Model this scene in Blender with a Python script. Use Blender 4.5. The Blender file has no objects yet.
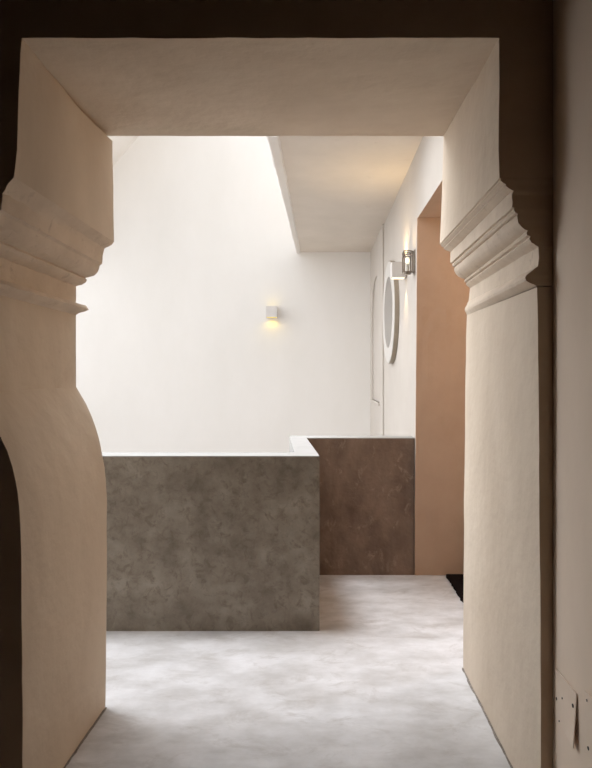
import bpy, bmesh, math, random
from mathutils import Vector, noise

random.seed(4)
scene = bpy.context.scene
COL = scene.collection
F, CX, CY, EYE = 620.0, 318.0, 372.0, 1.5      # focal length in pixels, vanishing point, eye height


def at(px, py, d):
    return Vector(((px - CX) * d / F, d, EYE - (py - CY) * d / F))


# ------------------------------------------------------------------ materials
def mat(name, c1, c2, scale=3.0, rough=0.85, bump=0.15, bscale=40.0, detail=6.0, c3=None, metal=0.0,
        stretch=(1, 1, 1), c3_range=(0.6, 0.75), c3_scale=9.0, spec=0.25, bdist=0.004):
    m = bpy.data.materials.new(name)
    m.use_nodes = True
    nt = m.node_tree
    n, l = nt.nodes, nt.links
    b = n['Principled BSDF']
    tc = n.new('ShaderNodeTexCoord')
    mp = n.new('ShaderNodeMapping')
    mp.inputs['Scale'].default_value = stretch
    l.new(tc.outputs['Object'], mp.inputs['Vector'])
    nz = n.new('ShaderNodeTexNoise')
    nz.inputs['Scale'].default_value = scale
    nz.inputs['Detail'].default_value = detail
    nz.inputs['Roughness'].default_value = 0.62
    l.new(mp.outputs['Vector'], nz.inputs['Vector'])
    cr = n.new('ShaderNodeValToRGB')
    cr.color_ramp.elements[0].position = 0.32
    cr.color_ramp.elements[1].position = 0.68
    cr.color_ramp.elements[0].color = (*c1, 1)
    cr.color_ramp.elements[1].color = (*c2, 1)
    l.new(nz.outputs['Fac'], cr.inputs['Fac'])
    out = cr.outputs['Color']
    if c3:
        n2 = n.new('ShaderNodeTexNoise')
        n2.inputs['Scale'].default_value = c3_scale
        n2.inputs['Detail'].default_value = 10
        n2.inputs['Roughness'].default_value = 0.7
        n2.inputs['Distortion'].default_value = 0.6
        l.new(mp.outputs['Vector'], n2.inputs['Vector'])
        r2 = n.new('ShaderNodeMapRange')
        r2.inputs['From Min'].default_value = c3_range[0]
        r2.inputs['From Max'].default_value = c3_range[1]
        l.new(n2.outputs['Fac'], r2.inputs['Value'])
        mx = n.new('ShaderNodeMix')
        mx.data_type = 'RGBA'
        l.new(r2.outputs['Result'], mx.inputs['Factor'])
        l.new(out, mx.inputs['A'])
        mx.inputs['B'].default_value = (*c3, 1)
        out = mx.outputs['Result']
    l.new(out, b.inputs['Base Color'])
    b.inputs['Roughness'].default_value = rough
    b.inputs['Metallic'].default_value = metal
    b.inputs['Specular IOR Level'].default_value = spec
    if bump > 0:
        nb = n.new('ShaderNodeTexNoise')
        nb.inputs['Scale'].default_value = bscale
        nb.inputs['Detail'].default_value = 8
        l.new(tc.outputs['Object'], nb.inputs['Vector'])
        bp = n.new('ShaderNodeBump')
        bp.inputs['Strength'].default_value = bump
        bp.inputs['Distance'].default_value = bdist
        l.new(nb.outputs['Fac'], bp.inputs['Height'])
        l.new(bp.outputs['Normal'], b.inputs['Normal'])
    return m


def emit(name, color, strength):
    m = bpy.data.materials.new(name)
    m.use_nodes = True
    b = m.node_tree.nodes['Principled BSDF']
    b.inputs['Base Color'].default_value = (*color, 1)
    b.inputs['Emission Color'].default_value = (*color, 1)
    b.inputs['Emission Strength'].default_value = strength
    return m


M = {}
M['arch'] = mat('arch_limewash', (.62, .515, .40), (.71, .605, .485), 2.2, .9, .5, 16, bdist=.010, stretch=(1, 1, .45),
                c3=(.54, .43, .325), c3_range=(.6, .8), c3_scale=3.0)
M['capital'] = mat('capital_plaster', (.63, .525, .415), (.73, .62, .50), 6, .9, .5, 70,
                   c3=(.48, .385, .295), c3_range=(.58, .75), c3_scale=14)
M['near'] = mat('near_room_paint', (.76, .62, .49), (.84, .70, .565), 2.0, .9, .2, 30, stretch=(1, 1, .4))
M['front'] = mat('front_wall_shaded', (.46, .34, .23), (.54, .405, .285), 2.0, .9, .2, 30)  # darker than the near room paint, standing in for shade on this face
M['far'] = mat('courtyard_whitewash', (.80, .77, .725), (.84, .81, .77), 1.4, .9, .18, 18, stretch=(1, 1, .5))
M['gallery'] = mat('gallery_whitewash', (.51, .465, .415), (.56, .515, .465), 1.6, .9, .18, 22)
M['soffit'] = mat('soffit_plaster', (.68, .62, .545), (.75, .685, .61), 1.8, .9, .3, 14,
                  c3=(.62, .56, .49), c3_range=(.6, .75), c3_scale=3.0)
M['reveal'] = mat('doorway_plaster', (.49, .345, .245), (.56, .40, .29), 2.4, .9, .3, 26)
M['floor'] = mat('floor_cement', (.45, .43, .41), (.68, .67, .665), 4.6, .62, .8, 30, detail=13, stretch=(.7, 1.25, 1),
                 c3=(.39, .36, .33), c3_range=(.54, .76), c3_scale=6, spec=.3)
M['cement'] = mat('parapet_cement', (.19, .155, .118), (.37, .32, .258), 5.0, .55, 1.0, 22, detail=14,
                  bdist=.012, c3=(.165, .13, .097), c3_range=(.50, .72), c3_scale=17, spec=.3)
M['browncement'] = mat('brown_cement', (.15, .098, .068), (.27, .19, .14), 5.5, .55, .9, 24, bdist=.010, detail=14,
                       c3=(.36, .28, .215), c3_range=(.56, .72), c3_scale=12, stretch=(1, 1, .6), spec=.3)
M['cap'] = mat('parapet_cap_pale', (.36, .352, .335), (.41, .40, .385), 6, .85, .15, 40)
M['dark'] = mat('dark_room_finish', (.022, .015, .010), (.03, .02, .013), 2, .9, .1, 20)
M['lampwhite'] = mat('white_powder_coat', (.67, .635, .60), (.71, .675, .64), 8, .5, .02, 90)
M['lens'] = emit('lamp_lens_warm', (1, .86, .60), 1.6)
M['lens2'] = emit('lamp_lens_yellow', (1, .78, .22), .45)
M['metal'] = mat('brushed_nickel', (.27, .235, .195), (.35, .31, .265), 14, .32, .05, 120, metal=1.0)
M['candle'] = mat('candle_sleeve', (.74, .70, .62), (.8, .76, .68), 20, .5, .02, 60)
M['bulb'] = emit('bulb_glow', (1, .84, .56), 1.5)
M['mframe'] = mat('mirror_frame_white', (.56, .53, .49), (.60, .57, .53), 8, .6, .08, 60)
M['mrim'] = mat('mirror_rim_shaded', (.34, .29, .225), (.40, .34, .27), 8, .5, .08, 60)  # rim colour darkened to carry the shade on its side
M['mat'] = mat('black_coir', (.006, .004, .004), (.014, .009, .008), 60, 1, .8, 200, spec=.05)
M['plate'] = mat('painted_plate', (.76, .62, .49), (.82, .68, .55), 5, .7, .15, 60)
M['screw'] = mat('dark_screw', (.02, .015, .012), (.05, .04, .03), 30, .6, .1, 100)
M['mirror'] = bpy.data.materials.new('mirror_glass')
M['mirror'].use_nodes = True
_n, _l = M['mirror'].node_tree.nodes, M['mirror'].node_tree.links
_b = _n['Principled BSDF']
_b.inputs['Metallic'].default_value = 1.0
_b.inputs['Roughness'].default_value = 0.06
_z = _n.new('ShaderNodeTexNoise'); _z.inputs['Scale'].default_value = 5
_r = _n.new('ShaderNodeValToRGB')
_r.color_ramp.elements[0].color = (.40, .395, .40, 1)
_r.color_ramp.elements[1].color = (.44, .435, .44, 1)
_l.new(_z.outputs['Fac'], _r.inputs['Fac']); _l.new(_r.outputs['Color'], _b.inputs['Base Color'])


# ------------------------------------------------------------------ helpers
def link(name, bm, mats, parent=None, smooth=False, loc=None, recalc=True):
    if recalc:
        bmesh.ops.recalc_face_normals(bm, faces=bm.faces[:])
    me = bpy.data.meshes.new(name)
    if loc is not None:
        bmesh.ops.translate(bm, verts=bm.verts[:], vec=-Vector(loc))
    bm.to_mesh(me)
    bm.free()
    for m in (mats if isinstance(mats, (list, tuple)) else [mats]):
        me.materials.append(m)
    o = bpy.data.objects.new(name, me)
    COL.objects.link(o)
    if loc is not None:
        o.location = loc
    if parent:
        o.parent = parent
        o.location = Vector(loc) - parent.location if loc is not None else -parent.location
    if smooth:
        me.set_sharp_from_angle(angle=math.radians(smooth if smooth is not True else 40))
        for p in me.polygons:
            p.use_smooth = p.material_index == 0
    return o


def structure(o):
    o['kind'] = 'structure'
    return o


def tag(o, label, cat, group=None):
    o['label'] = label
    o['category'] = cat
    if group:
        o['group'] = group
    return o


def thing(name, loc, label, cat, group=None):
    o = bpy.data.objects.new(name, None)
    o.empty_display_size = .05
    COL.objects.link(o)
    o.location = loc
    return tag(o, label, cat, group)


def box(bm, x0, x1, y0, y1, z0, z1, bevel=0.0, mi=0):
    v = [bm.verts.new((x, y, z)) for z in (z0, z1) for x, y in ((x0, y0), (x1, y0), (x1, y1), (x0, y1))]
    fs = [bm.faces.new([v[i] for i in q]) for q in
          ((3, 2, 1, 0), (4, 5, 6, 7), (0, 1, 5, 4), (1, 2, 6, 5), (2, 3, 7, 6), (3, 0, 4, 7))]
    for f in fs:
        f.material_index = mi
    if bevel:
        es = list({e for f in fs for e in f.edges})
        bmesh.ops.bevel(bm, geom=es, offset=bevel, segments=2, profile=.5, affect='EDGES')
    return v


def boxo(name, x0, x1, y0, y1, z0, z1, m, parent=None, bevel=0.0):
    bm = bmesh.new()
    box(bm, x0, x1, y0, y1, z0, z1, bevel)
    c = ((x0 + x1) / 2, (y0 + y1) / 2, z0)
    return link(name, bm, m, parent, loc=c)


def prism(bm, pts, z0, z1, mi=0, mi_top=None):
    a = [bm.verts.new((x, y, z0)) for x, y in pts]
    b = [bm.verts.new((x, y, z1)) for x, y in pts]
    n = len(pts)
    bm.faces.new(a[::-1]).material_index = mi
    bm.faces.new(b).material_index = mi if mi_top is None else mi_top
    r = []
    for i in range(n):
        f = bm.faces.new((a[i], a[(i + 1) % n], b[(i + 1) % n], b[i]))
        f.material_index = mi
        r.append(f)
    return r


def tube_disc(bm, c, axis, r, h, seg=24, r2=None):
    """closed cylinder along axis 'x','y' or 'z', starting at c"""
    r2 = r if r2 is None else r2
    ax = {'x': Vector((1, 0, 0)), 'y': Vector((0, 1, 0)), 'z': Vector((0, 0, 1))}[axis]
    u = Vector((0, 0, 1)) if axis != 'z' else Vector((1, 0, 0))
    w = ax.cross(u)
    c = Vector(c)
    A = [bm.verts.new(c + r * (math.cos(t) * u + math.sin(t) * w)) for t in [2 * math.pi * i / seg for i in range(seg)]]
    B = [bm.verts.new(c + ax * h + r2 * (math.cos(t) * u + math.sin(t) * w)) for t in [2 * math.pi * i / seg for i in range(seg)]]
    bm.faces.new(A[::-1]); bm.faces.new(B)
    for i in range(seg):
        bm.faces.new((A[i], A[(i + 1) % seg], B[(i + 1) % seg], B[i]))


def lathe_x(bm, c, prof, seg=64):
    """revolve prof [(r, x)] around the x axis through c; closed profile loop"""
    rings = []
    for i in range(seg):
        t = 2 * math.pi * i / seg
        rings.append([bm.verts.new((c[0] + x, c[1] + r * math.cos(t), c[2] + r * math.sin(t))) for r, x in prof])
    n = len(prof)
    for i in range(seg):
        a, b = rings[i], rings[(i + 1) % seg]
        for j in range(n):
            k = (j + 1) % n
            bm.faces.new((a[j], a[k], b[k], b[j]))


# ------------------------------------------------------------------ the arch wall
DF = 2.05                                   # front face of the thick wall


def left_depth(py):
    return 2.86 if py < 330 else 2.86 - .09 * min(1, (py - 330) / 250)


def right_depth(py):
    return 3.14


# stations down each jamb: front pixel, back pixel
L_TOP = [((22, 38), (102, 136)), ((20.5, 52), (112.5, 141)), ((19, 90), (113, 172)), ((17, 150), (113.5, 215)),
         ((14, 177), (114, 242))]
L_CAP = [((14, 177), (114, 242)), ((9, 182), (111.5, 245)), ((5, 188), (104.5, 248)), ((2, 192), (103.4, 251)),
         ((2, 210), (102.4, 264)), ((-2, 212), (99.8, 265.6)), ((-4, 217), (99, 268)), ((-5, 222), (97.6, 272)),
         ((-10, 227), (94, 275.5)), ((-16, 230), (89, 277)), ((-21, 232), (85.5, 277.7)), ((-20, 235), (87.5, 280)),
         ((-22, 238), (86, 282.3)), ((-27, 241), (82, 284.6)), ((-35, 244), (76, 286.4)), ((-36, 268), (75.6, 302.6)),
         ((-31, 270), (79, 304)), ((-22, 273), (86, 306)), ((-18, 278), (88.6, 309.5)), ((-22, 282), (84.5, 312)),
         ((-30, 284.5), (79, 313.3)), ((-35, 286), (76, 315))]
L_BOT = [((-35, 286), (76, 315)), ((-34, 340), (76, 352)), ((-33, 393), (76, 387)), ((-25, 402), (80.5, 394.5)),
         ((-14, 417), (86, 404)), ((-1, 434), (91.6, 416)), ((7, 451), (95.6, 427)), ((12.5, 467), (98.8, 439)),
         ((15.4, 479), (100.7, 447)), ((17.6, 491), (102.4, 456)), ((19.2, 507), (104.2, 467)), ((20.2, 524), (105.5, 479)), ((21.5, 557), (106.8, 502)), ((22, 640), (106.8, 560)),
         ((22.5, 740), (106, 640)), ((22.5, None), (105.5, None))]
R_TOP = [((499.5, 38), (443.5, 136)), ((499, 100), (442, 190)), ((498.5, 150), (440.5, 228)), ((499.5, 178), (439.8, 244))]
R_CAP = [((499.5, 178), (439.8, 244)), ((501.5, 178.6), (441.2, 244.6)), ((501, 180.2), (440.8, 245.6)), ((503.5, 182.5), (442.2, 247)),
         ((506, 183.4), (444, 247.6)), ((505.4, 185), (443.8, 248.8)), ((508, 187.5), (446, 250.3)), ((512.6, 190), (450.6, 252)),
         ((512, 191.5), (450.2, 253)), ((512.3, 207), (450.4, 263.2)), ((514.6, 207.6), (452.6, 263.6)), ((513.8, 210), (452, 265.2)),
         ((515.5, 212.5), (453, 266.8)), ((518.2, 213.4), (455, 267.4)), ((517.3, 215), (454, 268.4)),
         ((517.6, 219), (454.3, 271)), ((518.8, 223), (455.6, 273.6)), ((521.2, 226.8), (458, 276.2)), ((524, 229), (461, 278)),
         ((528, 230.6), (465, 279.2)), ((527, 232.6), (464, 280.4)), ((527.4, 235.5), (464.2, 282)), ((530.5, 236.6), (466.3, 282.8)),
         ((529.6, 238.8), (465.8, 284)), ((532, 242), (467.2, 286)), ((535, 243.6), (469, 287)), ((538.5, 246.5), (470, 288.4)), ((538.5, 266), (468.5, 301.5)),
         ((535, 268.4), (467.5, 303)), ((529.5, 272), (466.6, 305.4)), ((526.8, 274.5), (465.4, 307.2)), ((525.8, 277), (464.8, 309)), ((526.6, 280), (465, 311)),
         ((530.5, 283), (466, 312.8)), ((537, 286), (467, 315))]
R_BOT = [((537, 287), (467, 315)), ((538, 320), (466, 338)), ((539, 450), (465, 425)), ((540, 600), (464, 525)),
         ((541, 760), (463.3, 620)), ((541.5, None), (463.2, None))]


def ends(st, side):
    (fx, fy), (bx, by) = st
    db = (left_depth if side == 'L' else right_depth)(600 if by is None else by)
    f = at(fx, fy if fy is not None else 0, DF)
    b = at(bx, by if by is not None else 0, db)
    if fy is None:
        f.z = -.02
    if by is None:
        b.z = -.02
    return f, b


NSEG = 30


def wobble(p, amp, edge=False):
    n = noise.noise_vector(p * 6.0) * .6 + noise.noise_vector(p * 17.0) * .4
    if edge:                                    # the arris stays in the plane of the wall face
        n.y = 0
    return p + n * amp


def refine(sts, side, step):
    """station pairs -> list of (front, back) points, long gaps subdivided"""
    pts = [ends(s, side) for s in sts]
    out = [pts[0]]
    for a, b in zip(pts, pts[1:]):
        k = max(1, int((a[0] - b[0]).length / step))
        for i in range(1, k + 1):
            t = i / k
            out.append((a[0].lerp(b[0], t), a[1].lerp(b[1], t)))
    return out


def rows(sts, side, amp, step=.06, cap_end=None):
    r = []
    pts = refine(sts, side, step)
    for n, (f, b) in enumerate(pts):
        k = 1.0
        if cap_end is not None:                 # calm the surface where it meets the capital
            k = min(1.0, (n if cap_end == 0 else len(pts) - 1 - n) / 3)
        r.append([wobble(f.lerp(b, i / NSEG), amp * k * (1 if 0 < i < NSEG else .6), i in (0, NSEG)) for i in range(NSEG + 1)])
    return r


def grid(bm, rr, mi=0):
    vs = [[bm.verts.new(p) for p in r] for r in rr]
    for a, b in zip(vs, vs[1:]):
        for i in range(len(a) - 1):
            bm.faces.new((a[i], a[i + 1], b[i + 1], b[i])).material_index = mi
    return vs


OUTL, OUTR, WTOP = -6.4, 3.2, 3.4
bm = bmesh.new()
AMP = .006


def flank(vs, x, idx, mi):
    """wall face strip from a jamb edge out to x"""
    ov = []
    for r in vs:
        p = r[idx].co
        ov.append(bm.verts.new((x, DF if idx == 0 else p.y, p.z)))
    for i in range(len(vs) - 1):
        bm.faces.new((vs[i][idx], vs[i + 1][idx], ov[i + 1], ov[i])).material_index = mi


CAPX = {'L': at(-60, 0, DF).x - .02, 'R': at(560, 0, DF).x + .03}
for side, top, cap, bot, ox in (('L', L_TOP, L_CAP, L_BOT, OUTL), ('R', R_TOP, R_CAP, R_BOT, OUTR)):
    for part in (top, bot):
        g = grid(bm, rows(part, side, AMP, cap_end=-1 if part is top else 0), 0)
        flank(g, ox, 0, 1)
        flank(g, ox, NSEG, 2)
    # socket behind the capital
    f0, b0 = ends(cap[0], side)
    f1, b1 = ends(cap[-1], side)
    sx = CAPX[side]
    q = [bm.verts.new((sx, f0.y, f0.z)), bm.verts.new((sx, b0.y, b0.z)), bm.verts.new((sx, b1.y, b1.z)), bm.verts.new((sx, f1.y, f1.z))]
    o = [bm.verts.new((ox, f0.y, f0.z)), bm.verts.new((ox, b0.y, b0.z)), bm.verts.new((ox, b1.y, b1.z)), bm.verts.new((ox, f1.y, f1.z))]
    bm.faces.new(q)
    bm.faces.new((q[0], q[3], o[3], o[0])).material_index = 1
    bm.faces.new((q[1], q[2], o[2], o[1])).material_index = 2
    for (f, b, k) in ((f0, b0, 0), (f1, b1, 3)):
        a1, a2 = bm.verts.new(f), bm.verts.new(b)
        bm.faces.new((a1, a2, q[1 if k == 0 else 2], q[k]))
# lintel soffit
fl, bl = ends(L_TOP[0], 'L')
fr, br = ends(R_TOP[0], 'R')
rr = []
for i in range(31):
    t = i / 30
    a, b = fl.lerp(fr, t), bl.lerp(br, t)
    rr.append([wobble(a.lerp(b, j / NSEG), AMP if 0 < j < NSEG else AMP * .6, j in (0, NSEG)) for j in range(NSEG + 1)])
g = grid(bm, rr, 0)
for idx, mi in ((0, 1), (NSEG, 2)):
    up = [bm.verts.new((r[idx].co.x, DF if idx == 0 else r[idx].co.y, WTOP)) for r in g]
    for i in range(len(g) - 1):
        bm.faces.new((g[i][idx], g[i + 1][idx], up[i + 1], up[i])).material_index = mi
    for e, ox in ((0, OUTL), (-1, OUTR)):
        p = g[e][idx].co
        y = DF if idx == 0 else p.y
        bm.faces.new((g[e][idx], up[e], bm.verts.new((ox, y, WTOP)), bm.verts.new((ox, y, p.z)))).material_index = mi
# closing faces of the solid (top and far ends)
for ox, bk in ((OUTL, 2.86), (OUTR, 3.14)):
    bm.faces.new([bm.verts.new(p) for p in ((ox, DF, -.02), (ox, bk, -.02), (ox, bk, WTOP), (ox, DF, WTOP))])
bm.faces.new([bm.verts.new(p) for p in ((OUTL, DF, WTOP), (OUTL, 2.86, WTOP), (OUTR, 3.14, WTOP), (OUTR, DF, WTOP))])
bmesh.ops.remove_doubles(bm, verts=bm.verts[:], dist=.0006)
NEARMAT = M['near']
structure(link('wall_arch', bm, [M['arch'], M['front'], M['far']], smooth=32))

# capitals: run through the depth of the wall
for k, (side, cap) in enumerate((('L', L_CAP), ('R', R_CAP)), 1):
    bm = bmesh.new()
    rr = []
    cpts = refine(cap, side, .010)
    for n, (f, b) in enumerate(cpts):
        row = []
        calm = min(1.0, min(n, len(cpts) - 1 - n) / 2)
        for i in range(NSEG * 2 + 1):
            p = f.lerp(b, i / (NSEG * 2))
            rough = .0014 + .0065 * max(0, 1 - i / 16) + (.0035 if side == 'L' else 0)
            row.append(p + (noise.noise_vector(p * 14) * .55 + noise.noise_vector(p * 38) * .45) * rough * calm)
        rr.append(row)
    g = grid(bm, rr, 0)
    sx = CAPX[side]
    for idx, mi in ((0, 1), (NSEG * 2, 0)):
        ov = [bm.verts.new((sx, r[idx].co.y, r[idx].co.z)) for r in g]
        for i in range(len(g) - 1):
            bm.faces.new((g[i][idx], g[i + 1][idx], ov[i + 1], ov[i])).material_index = mi
    bmesh.ops.remove_doubles(bm, verts=bm.verts[:], dist=.00005)
    structure(link('trim_%d' % k, bm, [M['capital'], M['front']], smooth=28))

# grimy joint where each jamb meets the floor
M['grime'] = mat('joint_grime', (.16, .135, .11), (.30, .265, .23), 30, .9, .6, 80)
for k, (bot, side, sgn) in enumerate(((L_BOT, 'L', 1), (R_BOT, 'R', -1))):
    f, b = ends(bot[-1], side)
    bm = bmesh.new()
    A, B = [], []
    for i in range(61):
        p = f.lerp(b, i / 60)
        wd = .007 + .006 * abs(noise.noise(Vector((i * .35, k * 9, 2)))) + (.012 * max(0, noise.noise(Vector((i * .13, 4, k)))) if side == 'R' else 0)
        A.append((p.x - sgn * .02, p.y)); B.append((p.x + sgn * wd, p.y))
    prism(bm, A + B[::-1], -.001, .0025)
    structure(link('grimy_joint_' + ('left', 'right')[k], bm, M['grime']))

# ------------------------------------------------------------------ room shell
XW = .7166                                 # gallery right wall plane
XN = at(553, 0, DF).x                       # near room right wall plane
YFAR = 8.3
ZC = at(0, 252, YFAR).z                     # gallery soffit
NR_BACK, NR_TOP = -2.6, 3.1

bm = bmesh.new()
prism(bm, [(-6.4, -2.6), (3.2, -2.6), (3.2, 4.75), (-6.4, 4.75)], -.25, 0)
structure(link('floor', bm, M['floor']))
boxo('floor_courtyard', -6.4, XW + .1, 4.76, YFAR + .2, -2.9, -2.7, M['browncement'])
structure(bpy.data.objects['floor_courtyard'])
# near dark room
structure(boxo('wall_near_right', XN, XN + .25, NR_BACK, DF - .001, -.02, NR_TOP, NEARMAT))
structure(boxo('wall_near_left', -3.6, -3.4, NR_BACK, DF - .001, -.02, NR_TOP, M['dark']))
structure(boxo('wall_near_back', -3.6, XN + .25, NR_BACK - .2, NR_BACK, -.02, NR_TOP, M['dark']))
structure(boxo('ceiling_near', -3.6, XN + .25, NR_BACK - .2, DF - .001, NR_TOP, NR_TOP + .2, M['dark']))
# courtyard walls
structure(boxo('wall_far', -6.4, XW + .5, YFAR, YFAR + .25, -2.9, 5.4, M['far']))
structure(boxo('wall_left', -6.4, -6.2, 2.87, YFAR, -2.9, 1.6, M['far']))

structure(boxo('corridor_light_block', -2.8, -2.6, 2.87, 3.59, -.02, 3.4, M['far']))  # unseen wall put in to block sky light along the corridor
# gallery right wall with doorway (runs from the arch wall to the far reveal)
YD = 4.58
LEAN = .048
ZL = at(0, 218, YD - LEAN * 2.6).z
WT = .5
bm = bmesh.new()
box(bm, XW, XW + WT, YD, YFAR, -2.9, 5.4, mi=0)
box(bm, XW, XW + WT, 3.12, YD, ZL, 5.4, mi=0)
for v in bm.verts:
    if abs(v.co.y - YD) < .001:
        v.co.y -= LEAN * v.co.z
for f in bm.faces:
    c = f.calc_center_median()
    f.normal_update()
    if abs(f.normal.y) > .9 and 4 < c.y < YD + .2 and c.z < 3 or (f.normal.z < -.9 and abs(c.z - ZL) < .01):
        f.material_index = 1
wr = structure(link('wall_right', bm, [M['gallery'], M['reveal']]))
# doorway face keeps its own plaster, with a slightly ragged lower arris
bm = bmesh.new()
nz_, nx_ = 40, 12
vv = []
for i in range(nz_ + 1):
    z = ZL * i / nz_
    row = []
    for j in range(nx_ + 1):
        x = XW - .004 + (WT + .004) * j / nx_
        p = Vector((x, YD - .008, z))
        w = noise.noise(Vector((j * .7, i * .45, 3.1)))
        row.append(bm.verts.new((x + (w * .006 if j == 0 and z < 1.02 else 0), YD - .009 - LEAN * z + w * .003, z if i else .001 + abs(w) * .008)))
    vv.append(row)
for a, b in zip(vv, vv[1:]):
    for j in range(nx_):
        bm.faces.new((a[j], a[j + 1], b[j + 1], b[j]))
be = [e for e in bm.edges if e.is_boundary]
ex = bmesh.ops.extrude_edge_only(bm, edges=be)
for v in [v for v in ex['geom'] if isinstance(v, bmesh.types.BMVert)]:
    v.co.y += .012
structure(link('trim_3', bm, M['reveal']))

# pilaster on the gallery wall with a shallow niche and sill
XP = XW - .016
d0, d1 = 6.72, YFAR
n0, n1 = 7.06, 8.02
zb, zt = at(0, 401, 7.5).z, 2.66
bm = bmesh.new()
box(bm, XP, XW + .004, d0, n0, -2.9, ZC)
box(bm, XP, XW + .004, n1, d1, -2.9, ZC)
box(bm, XP, XW + .004, n0, n1, -2.9, zb)
# arched head of the niche
yc, rad = (n0 + n1) / 2, (n1 - n0) / 2
hs = zt - rad * .9
arc = [(yc - rad * math.cos(math.pi * i / 16), hs + rad * .9 * math.sin(math.pi * i / 16)) for i in range(17)]
a = [bm.verts.new((XP, y, z)) for y, z in arc] + [bm.verts.new((XP, n1, ZC)), bm.verts.new((XP, n0, ZC))]
b = [bm.verts.new((XW + .004, v.co.y, v.co.z)) for v in a]
bm.faces.new(a); bm.faces.new(b[::-1])
for i in range(len(a)):
    bm.faces.new((a[i], a[(i + 1) % len(a)], b[(i + 1) % len(a)], b[i]))
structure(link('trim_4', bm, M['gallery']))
structure(boxo('trim_5', XP - .018, XW + .002, n0 - .03, n1 + .03, zb - .03, zb, M['gallery'], bevel=.004))

# gallery ceiling slab, open on the courtyard side
e0, e1 = at(268, 137, (ZC - EYE) * F / (CY - 137)), at(297, 252, YFAR)
dirv = (e1 - e0) / (e1.y - e0.y)
YS = 4.20                                   # the slab starts just behind the line of the lintel
xa = e0.x + dirv.x * (YS - e0.y)
bm = bmesh.new()
prism(bm, [(xa, YS), (.40, YS), (.40, 3.10), (XW + .01, 3.10), (XW + .01, YFAR + .01), (e1.x, YFAR + .01)], ZC, ZC + .22)  # unseen strip along the right wall added to shade it over the doorway
structure(link('ceiling', bm, M['soffit']))
# plaster drip band along the slab edge
bm = bmesh.new()
secs = []
N = 60
for i in range(N + 1):
    y = YS - .01 + (YFAR - YS + .01) * i / N
    x = e0.x + dirv.x * (y - e0.y)
    w = .078 - .03 * i / N
    j = [noise.noise(Vector((i * .9, k * 7.3, .5))) * .007 for k in range(3)]
    secs.append([bm.verts.new(p) for p in ((x - .006 + j[0], y, ZC + .21), (x - .006 + j[0], y, ZC - .010 + j[1]), (x + .004, y, ZC - .018 + j[1]),
                                           (x + w - .012, y, ZC - .016 + j[2]), (x + w + j[2], y, ZC - .002), (x + w + j[2], y, ZC + .01))])
for a, b in zip(secs, secs[1:]):
    for k in range(5):
        bm.faces.new((a[k], a[k + 1], b[k + 1], b[k]))
bm.faces.new(secs[0]); bm.faces.new(secs[-1][::-1])
structure(link('trim_6', bm, M['far']))

# sloping soffit in the top far-left corner of the courtyard
pA, pB = at(113, 166, YFAR), at(137, 138, YFAR)
sl = (pB - pA) / (pB.x - pA.x)
lo = pA + sl * (-3.56 - pA.x)
hi = pA + sl * ((5.35 - pA.z) / sl.z)
bm = bmesh.new()
pts = [(lo.x, lo.z), (hi.x, hi.z), (lo.x, 5.35)]
a = [bm.verts.new((x, YFAR + .01, z)) for x, z in pts]
b = [bm.verts.new((x, YFAR - 1.1, z)) for x, z in pts]
bm.faces.new(a); bm.faces.new(b[::-1])
for i in range(3):
    bm.faces.new((a[i], a[(i + 1) % 3], b[(i + 1) % 3], b[i]))
structure(link('ceiling_left', bm, M['far']))

# ------------------------------------------------------------------ parapet
ZP = at(0, 456, 3.59).z
P0, P1 = 3.59, 4.58
xf = at(319.5, 0, P0).x
xb = at(306.5, 0, P1).x
T = .16


def parapet(name, pts, outer, m):
    """low wall on a plan polygon; sides in 'outer' get the cement finish, the rest and the top get the paler cap finish"""
    bm = bmesh.new()
    fs = prism(bm, pts, -.02, ZP - .006, 1)
    for i in outer:
        fs[i].material_index = 0
    es = [e for f in fs for e in f.edges]
    # thin cap, paler than the cement sides, with a slightly uneven edge
    prism(bm, pts, ZP - .006, ZP, 1)
    return structure(link(name, bm, [m, M['cap']]))


parapet('wall_parapet_front', [(-6.2, P0), (xf, P0), (xf - (xf - xb) * T / (P1 - P0), P0 + T), (-6.2, P0 + T)], [0, 1], M['cement'])
parapet('wall_parapet_side', [(xf - (xf - xb) * T / (P1 - P0), P0 + T), (xb, P1), (xb - .125, P1), (xf - .15, P0 + T)], [0], M['cement'])
parapet('wall_parapet_back', [(xb - .125, P1), (XW - .005, P1), (XW - .005, P1 + T), (xb - .125, P1 + T)], [0], M['browncement'])

# ------------------------------------------------------------------ side room behind the doorway
sx0, sx1 = XW + WT, 3.1
structure(boxo('wall_side_room_far', XW + WT - .01, sx1 + .1, YD + .14, YD + .3, -.02, 3.2, M['reveal']))
structure(boxo('wall_side_room_right', sx1, sx1 + .2, 3.0, YD + .3, -.02, 3.2, M['reveal']))
structure(boxo('ceiling_side_room', XW + WT - .01, sx1 + .2, 3.0, YD + .3, 3.2, 3.35, M['reveal']))

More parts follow.
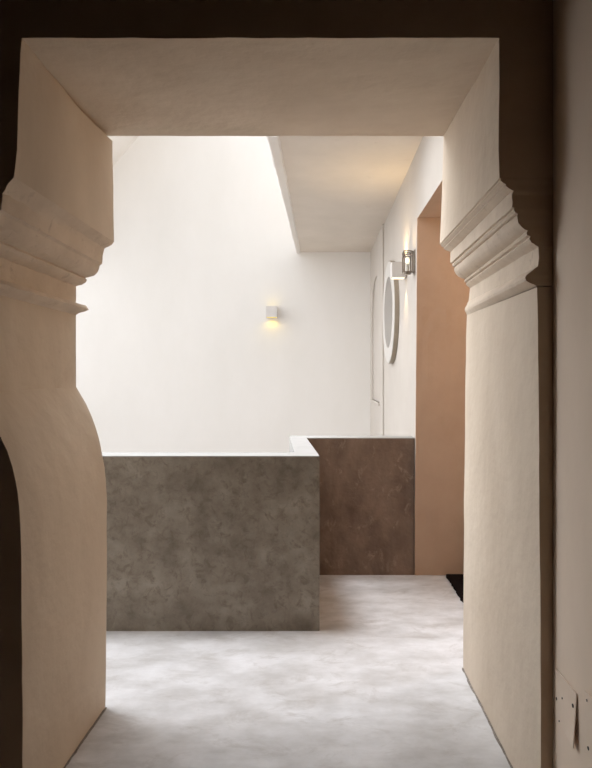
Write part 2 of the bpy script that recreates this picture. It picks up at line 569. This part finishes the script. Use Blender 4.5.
# ------------------------------------------------------------------ things
# round mirror
mc = Vector((XW, 5.94, at(0, 312.5, 5.94).z))
t = thing('wall_mirror', mc, 'round mirror in a broad white frame on the white gallery wall', 'mirror')
R0, R1, TH = .335, .49, .045
bm = bmesh.new()
lathe_x(bm, mc, [(R1 - .004, -.002), (R1 - .004, -TH + .006), (R1 - .009, -TH), (R0 + .006, -TH), (R0, -TH + .005), (R0, -.012), (R0 - .02, -.002)], 96)
link('mirror_frame', bm, M['mframe'], t, loc=mc)
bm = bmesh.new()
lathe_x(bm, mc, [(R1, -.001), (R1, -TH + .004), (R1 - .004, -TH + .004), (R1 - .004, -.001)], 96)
link('mirror_rim', bm, M['mrim'], t, loc=mc)['label'] = 'outer rim with painted shade'
bm = bmesh.new()
tube_disc(bm, mc - Vector((TH - .0005, 0, 0)), 'x', R0 + .003, .004, 96)
link('mirror_glass', bm, M['mirror'], t, loc=mc)


def cube_lamp(loc, ax, size, h, label, lens):
    """up-and-down wall lamp; ax = outward direction 'x-' or 'y-'"""
    t = thing('wall_lamp', loc, label, 'wall lamp', 'cube wall lamps')
    x, y, z = loc
    s = size

    def bb(w0, w1, o0, o1, z0, z1, m, name, bev=0):
        if ax == 'y-':
            return boxo(name, x + w0, x + w1, y - o1, y - o0, z + z0, z + z1, m, t, bev)
        return boxo(name, x - o1, x - o0, y + w0, y + w1, z + z0, z + z1, m, t, bev)
    bb(-s * .38, s * .38, 0, .012, -h * .38, h * .38, M['lampwhite'], 'back_plate')
    # hollow body: four sides
    bm = bmesh.new()
    th = .006

    def add(w0, w1, o0, o1):
        if ax == 'y-':
            box(bm, x + w0, x + w1, y - o1, y - o0, z - h / 2, z + h / 2)
        else:
            box(bm, x - o1, x - o0, y + w0, y + w1, z - h / 2, z + h / 2)
    add(-s / 2, -s / 2 + th, .012, .012 + s)
    add(s / 2 - th, s / 2, .012, .012 + s)
    add(-s / 2 + th, s / 2 - th, .012, .012 + th)
    add(-s / 2 + th, s / 2 - th, .012 + s - th, .012 + s)
    link('lamp_body', bm, M['lampwhite'], t, loc=loc)
    bb(-s / 2 + th, s / 2 - th, .012 + th, .012 + s - th, -h / 2 + .001, -h / 2 + .006, M[lens], 'lamp_lens')
    bb(-s / 2 + th, s / 2 - th, .012 + th, .012 + s - th, h / 2 - .006, h / 2 - .001, M[lens], 'lamp_lens')
    return t


def spot(name, loc, rot, energy, color, angle, blend=.6, radius=.02):
    d = bpy.data.lights.new(name, 'SPOT')
    d.energy = energy; d.color = color; d.spot_size = math.radians(angle); d.spot_blend = blend
    d.shadow_soft_size = radius
    o = bpy.data.objects.new(name, d)
    COL.objects.link(o)
    o.location = loc
    o.rotation_euler = rot
    return o


def point(name, loc, energy, color, radius=.02):
    d = bpy.data.lights.new(name, 'POINT')
    d.energy = energy; d.color = color; d.shadow_soft_size = radius
    o = bpy.data.objects.new(name, d)
    COL.objects.link(o)
    o.location = loc
    return o


p = at(271.5, 311.5, YFAR - .15)
cube_lamp((p.x, YFAR, p.z), 'y-', .145, .145, 'small white cube lamp glowing yellow on the large bare far wall', 'lens2')
spot('far_lamp_down', (p.x, YFAR - .075, p.z - .076), (0, 0, 0), 1.1, (1, .72, .08), 155)
spot('far_lamp_up', (p.x, YFAR - .075, p.z + .076), (math.pi, 0, 0), .18, (1, .8, .5), 140)
lz = at(0, 270.5, 5.03).z
cube_lamp((XW, 5.04, lz), 'x-', .11, .125, 'white cube lamp on the gallery wall above the round mirror', 'lens')
spot('gallery_lamp_down', (XW - .067, 5.04, lz - .066), (0, 0, 0), 7, (1, .76, .42), 75)
spot('gallery_lamp_up', (XW - .067, 5.04, lz + .066), (math.pi, 0, 0), 9, (1, .72, .38), 120)

# nickel lantern beside the doorway
ly, lz = 4.605, at(0, 261.6, 4.58).z
t = thing('wall_lantern', (XW, ly, lz), 'open nickel-framed wall lantern with a candle bulb beside the doorway', 'wall lamp')
H, W, D = .160, .085, .066
bm = bmesh.new()
box(bm, XW - .008, XW, ly - .046, ly + .046, lz - H / 2 - .004, lz + H / 2 + .006, .002)
link('back_plate', bm, M['metal'], t, loc=(XW, ly, lz))
bm = bmesh.new()
xo, xi = XW - .020 - D, XW - .020
b_ = .0075
for y in (ly - W / 2, ly + W / 2 - b_):
    for x in (xo, xi - b_):
        box(bm, x, x + b_, y, y + b_, lz - H / 2, lz + H / 2)
for z in (lz - H / 2, lz + H / 2 - b_, lz + H / 2 - .036):
    for y in (ly - W / 2, ly + W / 2 - b_):
        box(bm, xo + b_, xi - b_, y, y + b_, z, z + b_)
    for x in (xo, xi - b_):
        box(bm, x, x + b_, ly - W / 2 + b_, ly + W / 2 - b_, z, z + b_)
for z in (lz - H / 2, lz + H / 2 - b_):
    box(bm, xi - .002, XW - .006, ly - .012, ly + .012, z, z + b_)
link('lantern_frame', bm, M['metal'], t, loc=(XW, ly, lz))
bm = bmesh.new()
cxl = (xo + xi) / 2
tube_disc(bm, (cxl, ly, lz - H / 2 - .012), 'z', .022, .020, 20, .03)
link('lamp_base', bm, M['metal'], t, loc=(cxl, ly, lz - H / 2))
bm = bmesh.new()
tube_disc(bm, (cxl, ly, lz - H / 2 + .008), 'z', .014, .058, 20)
link('candle_sleeve', bm, M['candle'], t, loc=(cxl, ly, lz - .03))
bm = bmesh.new()
bmesh.ops.create_uvsphere(bm, u_segments=16, v_segments=10, radius=.015)
for v in bm.verts:
    v.co.z *= 1.7
    v.co += Vector((cxl, ly, lz + .012))
link('light_bulb', bm, M['bulb'], t, smooth=True, loc=(cxl, ly, lz + .012))
spot('lantern_up', (cxl, ly, lz + H / 2 + .01), (math.pi, 0, 0), 1.8, (1, .70, .36), 140, .9, .06)

# coir mat in the doorway, ragged left edge
mx0, mx1, my0, my1 = at(445, 0, YD).x, 1.62, 3.5, 4.55
bm = bmesh.new()
n = 46
edge = []
for i in range(n + 1):
    y = my0 + (my1 - my0) * i / n
    edge.append((mx0 + .007 * noise.noise(Vector((i * .55, 2, 0))) + .004 * random.uniform(-1, 1), y))
pts = [(mx1, my0)] + [(mx1, my1)] + edge[::-1]
prism(bm, pts, .001, .017)
tag(link('doormat', bm, M['mat'], loc=(1.2, 4.0, .001)), 'black coir mat with a ragged edge on the doorway floor', 'mat')


# loose cover plates on the near right wall
def cover_plate(yf, yn, zt, zb, label, open_=.012, screws=()):
    """plate on the plane x = XN from depth yf (far) to yn (near)"""
    c = Vector((XN, (yf + yn) / 2, zb))
    t = thing('cover_plate', c, label, 'cover plate', 'cover plates on the near wall')
    bm = bmesh.new()
    n = 10
    fr, bk = [], []
    for i in range(n + 1):
        for j in range(n + 1):
            u, w = i / n, j / n                      # u: far -> near, w: top -> bottom
            lift = .002 + open_ * max(0, u - .25) ** 1.5 * w ** 1.3 * 1.5
            y = yf + (yn - yf) * u
            z = zt + (zb - zt) * w
            fr.append(bm.verts.new((XN - lift - .003, y, z)))
            bk.append(bm.verts.new((XN - lift, y, z)))
    k = n + 1
    for i in range(n):
        for j in range(n):
            q = (i * k + j, i * k + j + 1, (i + 1) * k + j + 1, (i + 1) * k + j)
            bm.faces.new([fr[a] for a in q])
            bm.faces.new([bk[a] for a in q[::-1]])
    loop = [j for j in range(k)] + [i * k + n for i in range(1, k)] + [n * k + j for j in range(n - 1, -1, -1)] + [i * k for i in range(n - 1, 0, -1)]
    for a, b in zip(loop, loop[1:] + loop[:1]):
        bm.faces.new((fr[a], fr[b], bk[b], bk[a]))
    link('plate', bm, M['plate'], t, loc=c)
    for u, w, r in screws:
        lift = .002 + open_ * max(0, u - .25) ** 1.5 * w ** 1.3 * 1.5
        y, z = yf + (yn - yf) * u, zt + (zb - zt) * w
        bm = bmesh.new()
        tube_disc(bm, (XN - lift - .0045, y, z), 'x', r, .003, 10)
        for v in bm.verts:
            v.co += noise.noise_vector(v.co * 300) * .0012
        link('screw', bm, M['screw'], t, loc=(XN - lift, y, z))
    return t


yf = XN * F / (557 - CX)
yn = XN * F / (578 - CX)
z1 = at(0, 668, yf).z
z0 = at(0, 718, yf).z
cover_plate(yf, yn, z1, z0, 'painted cover plate on the right wall, its lower near corner standing off', .011,
            [(.06, .58, .0045), (.88, .28, .006), (.35, .42, .003), (.2, .95, .003)])
yf2 = XN * F / (586.5 - CX)
yn2 = yf2 - .15
z1b, z0b = at(0, 690, yf2).z, at(0, 752, yf2).z
cover_plate(yf2, yn2, z1b, z0b, 'painted cover plate flat on the right wall, cut off by the photo edge', .0,
            [(.1, .12, .0035), (.16, .86, .0055), (.9, .12, .004), (.9, .86, .004)])

# ------------------------------------------------------------------ light
w = bpy.data.worlds.new('overcast_sky')
scene.world = w
w.use_nodes = True
bg = w.node_tree.nodes['Background']
bg.inputs['Color'].default_value = (.96, .985, 1.03, 1)
bg.inputs['Strength'].default_value = 1.0
# sky lobe added low on the left to light the right jamb and near wall
wn, wl = w.node_tree.nodes, w.node_tree.links
wt = wn.new('ShaderNodeTexCoord')
dp = wn.new('ShaderNodeVectorMath'); dp.operation = 'DOT_PRODUCT'
dp.inputs[1].default_value = Vector((-.80, .38, .46)).normalized()
wl.new(wt.outputs['Generated'], dp.inputs[0])
mr = wn.new('ShaderNodeMapRange')
mr.interpolation_type = 'SMOOTHSTEP'
mr.inputs['From Min'].default_value = .25
mr.inputs['From Max'].default_value = .97
mr.inputs['To Min'].default_value = 1.33
mr.inputs['To Max'].default_value = 5.6
wl.new(dp.outputs['Value'], mr.inputs['Value'])
wl.new(mr.outputs['Result'], bg.inputs['Strength'])

# hazy sun behind thin cloud: high on the left, beyond the courtyard
sd = bpy.data.lights.new('hazy_sun', 'SUN')
sd.energy = 2.5; sd.color = (.93, .97, 1.05); sd.angle = math.radians(15)
so = bpy.data.objects.new('hazy_sun', sd); COL.objects.link(so)
so.rotation_euler = Vector((.27, -.09, -1.0)).to_track_quat('-Z', 'Y').to_euler()
so.location = (-4, 6, 8)

# warm lamp in the side room behind the doorway
a = bpy.data.lights.new('side_room_lamp', 'POINT')
a.energy = 22; a.color = (1, .72, .45); a.shadow_soft_size = .12
o = bpy.data.objects.new('side_room_lamp', a); COL.objects.link(o)
o.location = (2.0, 3.8, 2.3)

# ------------------------------------------------------------------ camera
cam = bpy.data.cameras.new('camera')
cam.sensor_fit = 'HORIZONTAL'
cam.sensor_width = 36
cam.lens = 36 * F / 592
cam.shift_x = -(CX - 296) / 592
cam.shift_y = -(384 - CY) / 592
cam.clip_start = .02
co = bpy.data.objects.new('camera', cam)
COL.objects.link(co)
co.location = (0, 0, EYE)
co.rotation_euler = (math.pi / 2, 0, 0)
scene.camera = co

scene.view_settings.view_transform = 'Standard'
scene.view_settings.look = 'None'
scene.view_settings.exposure = -0.06
scene.view_settings.gamma = 1.0
scene.view_settings.use_curve_mapping = False
scene.cycles.max_bounces = 16
scene.cycles.diffuse_bounces = 12
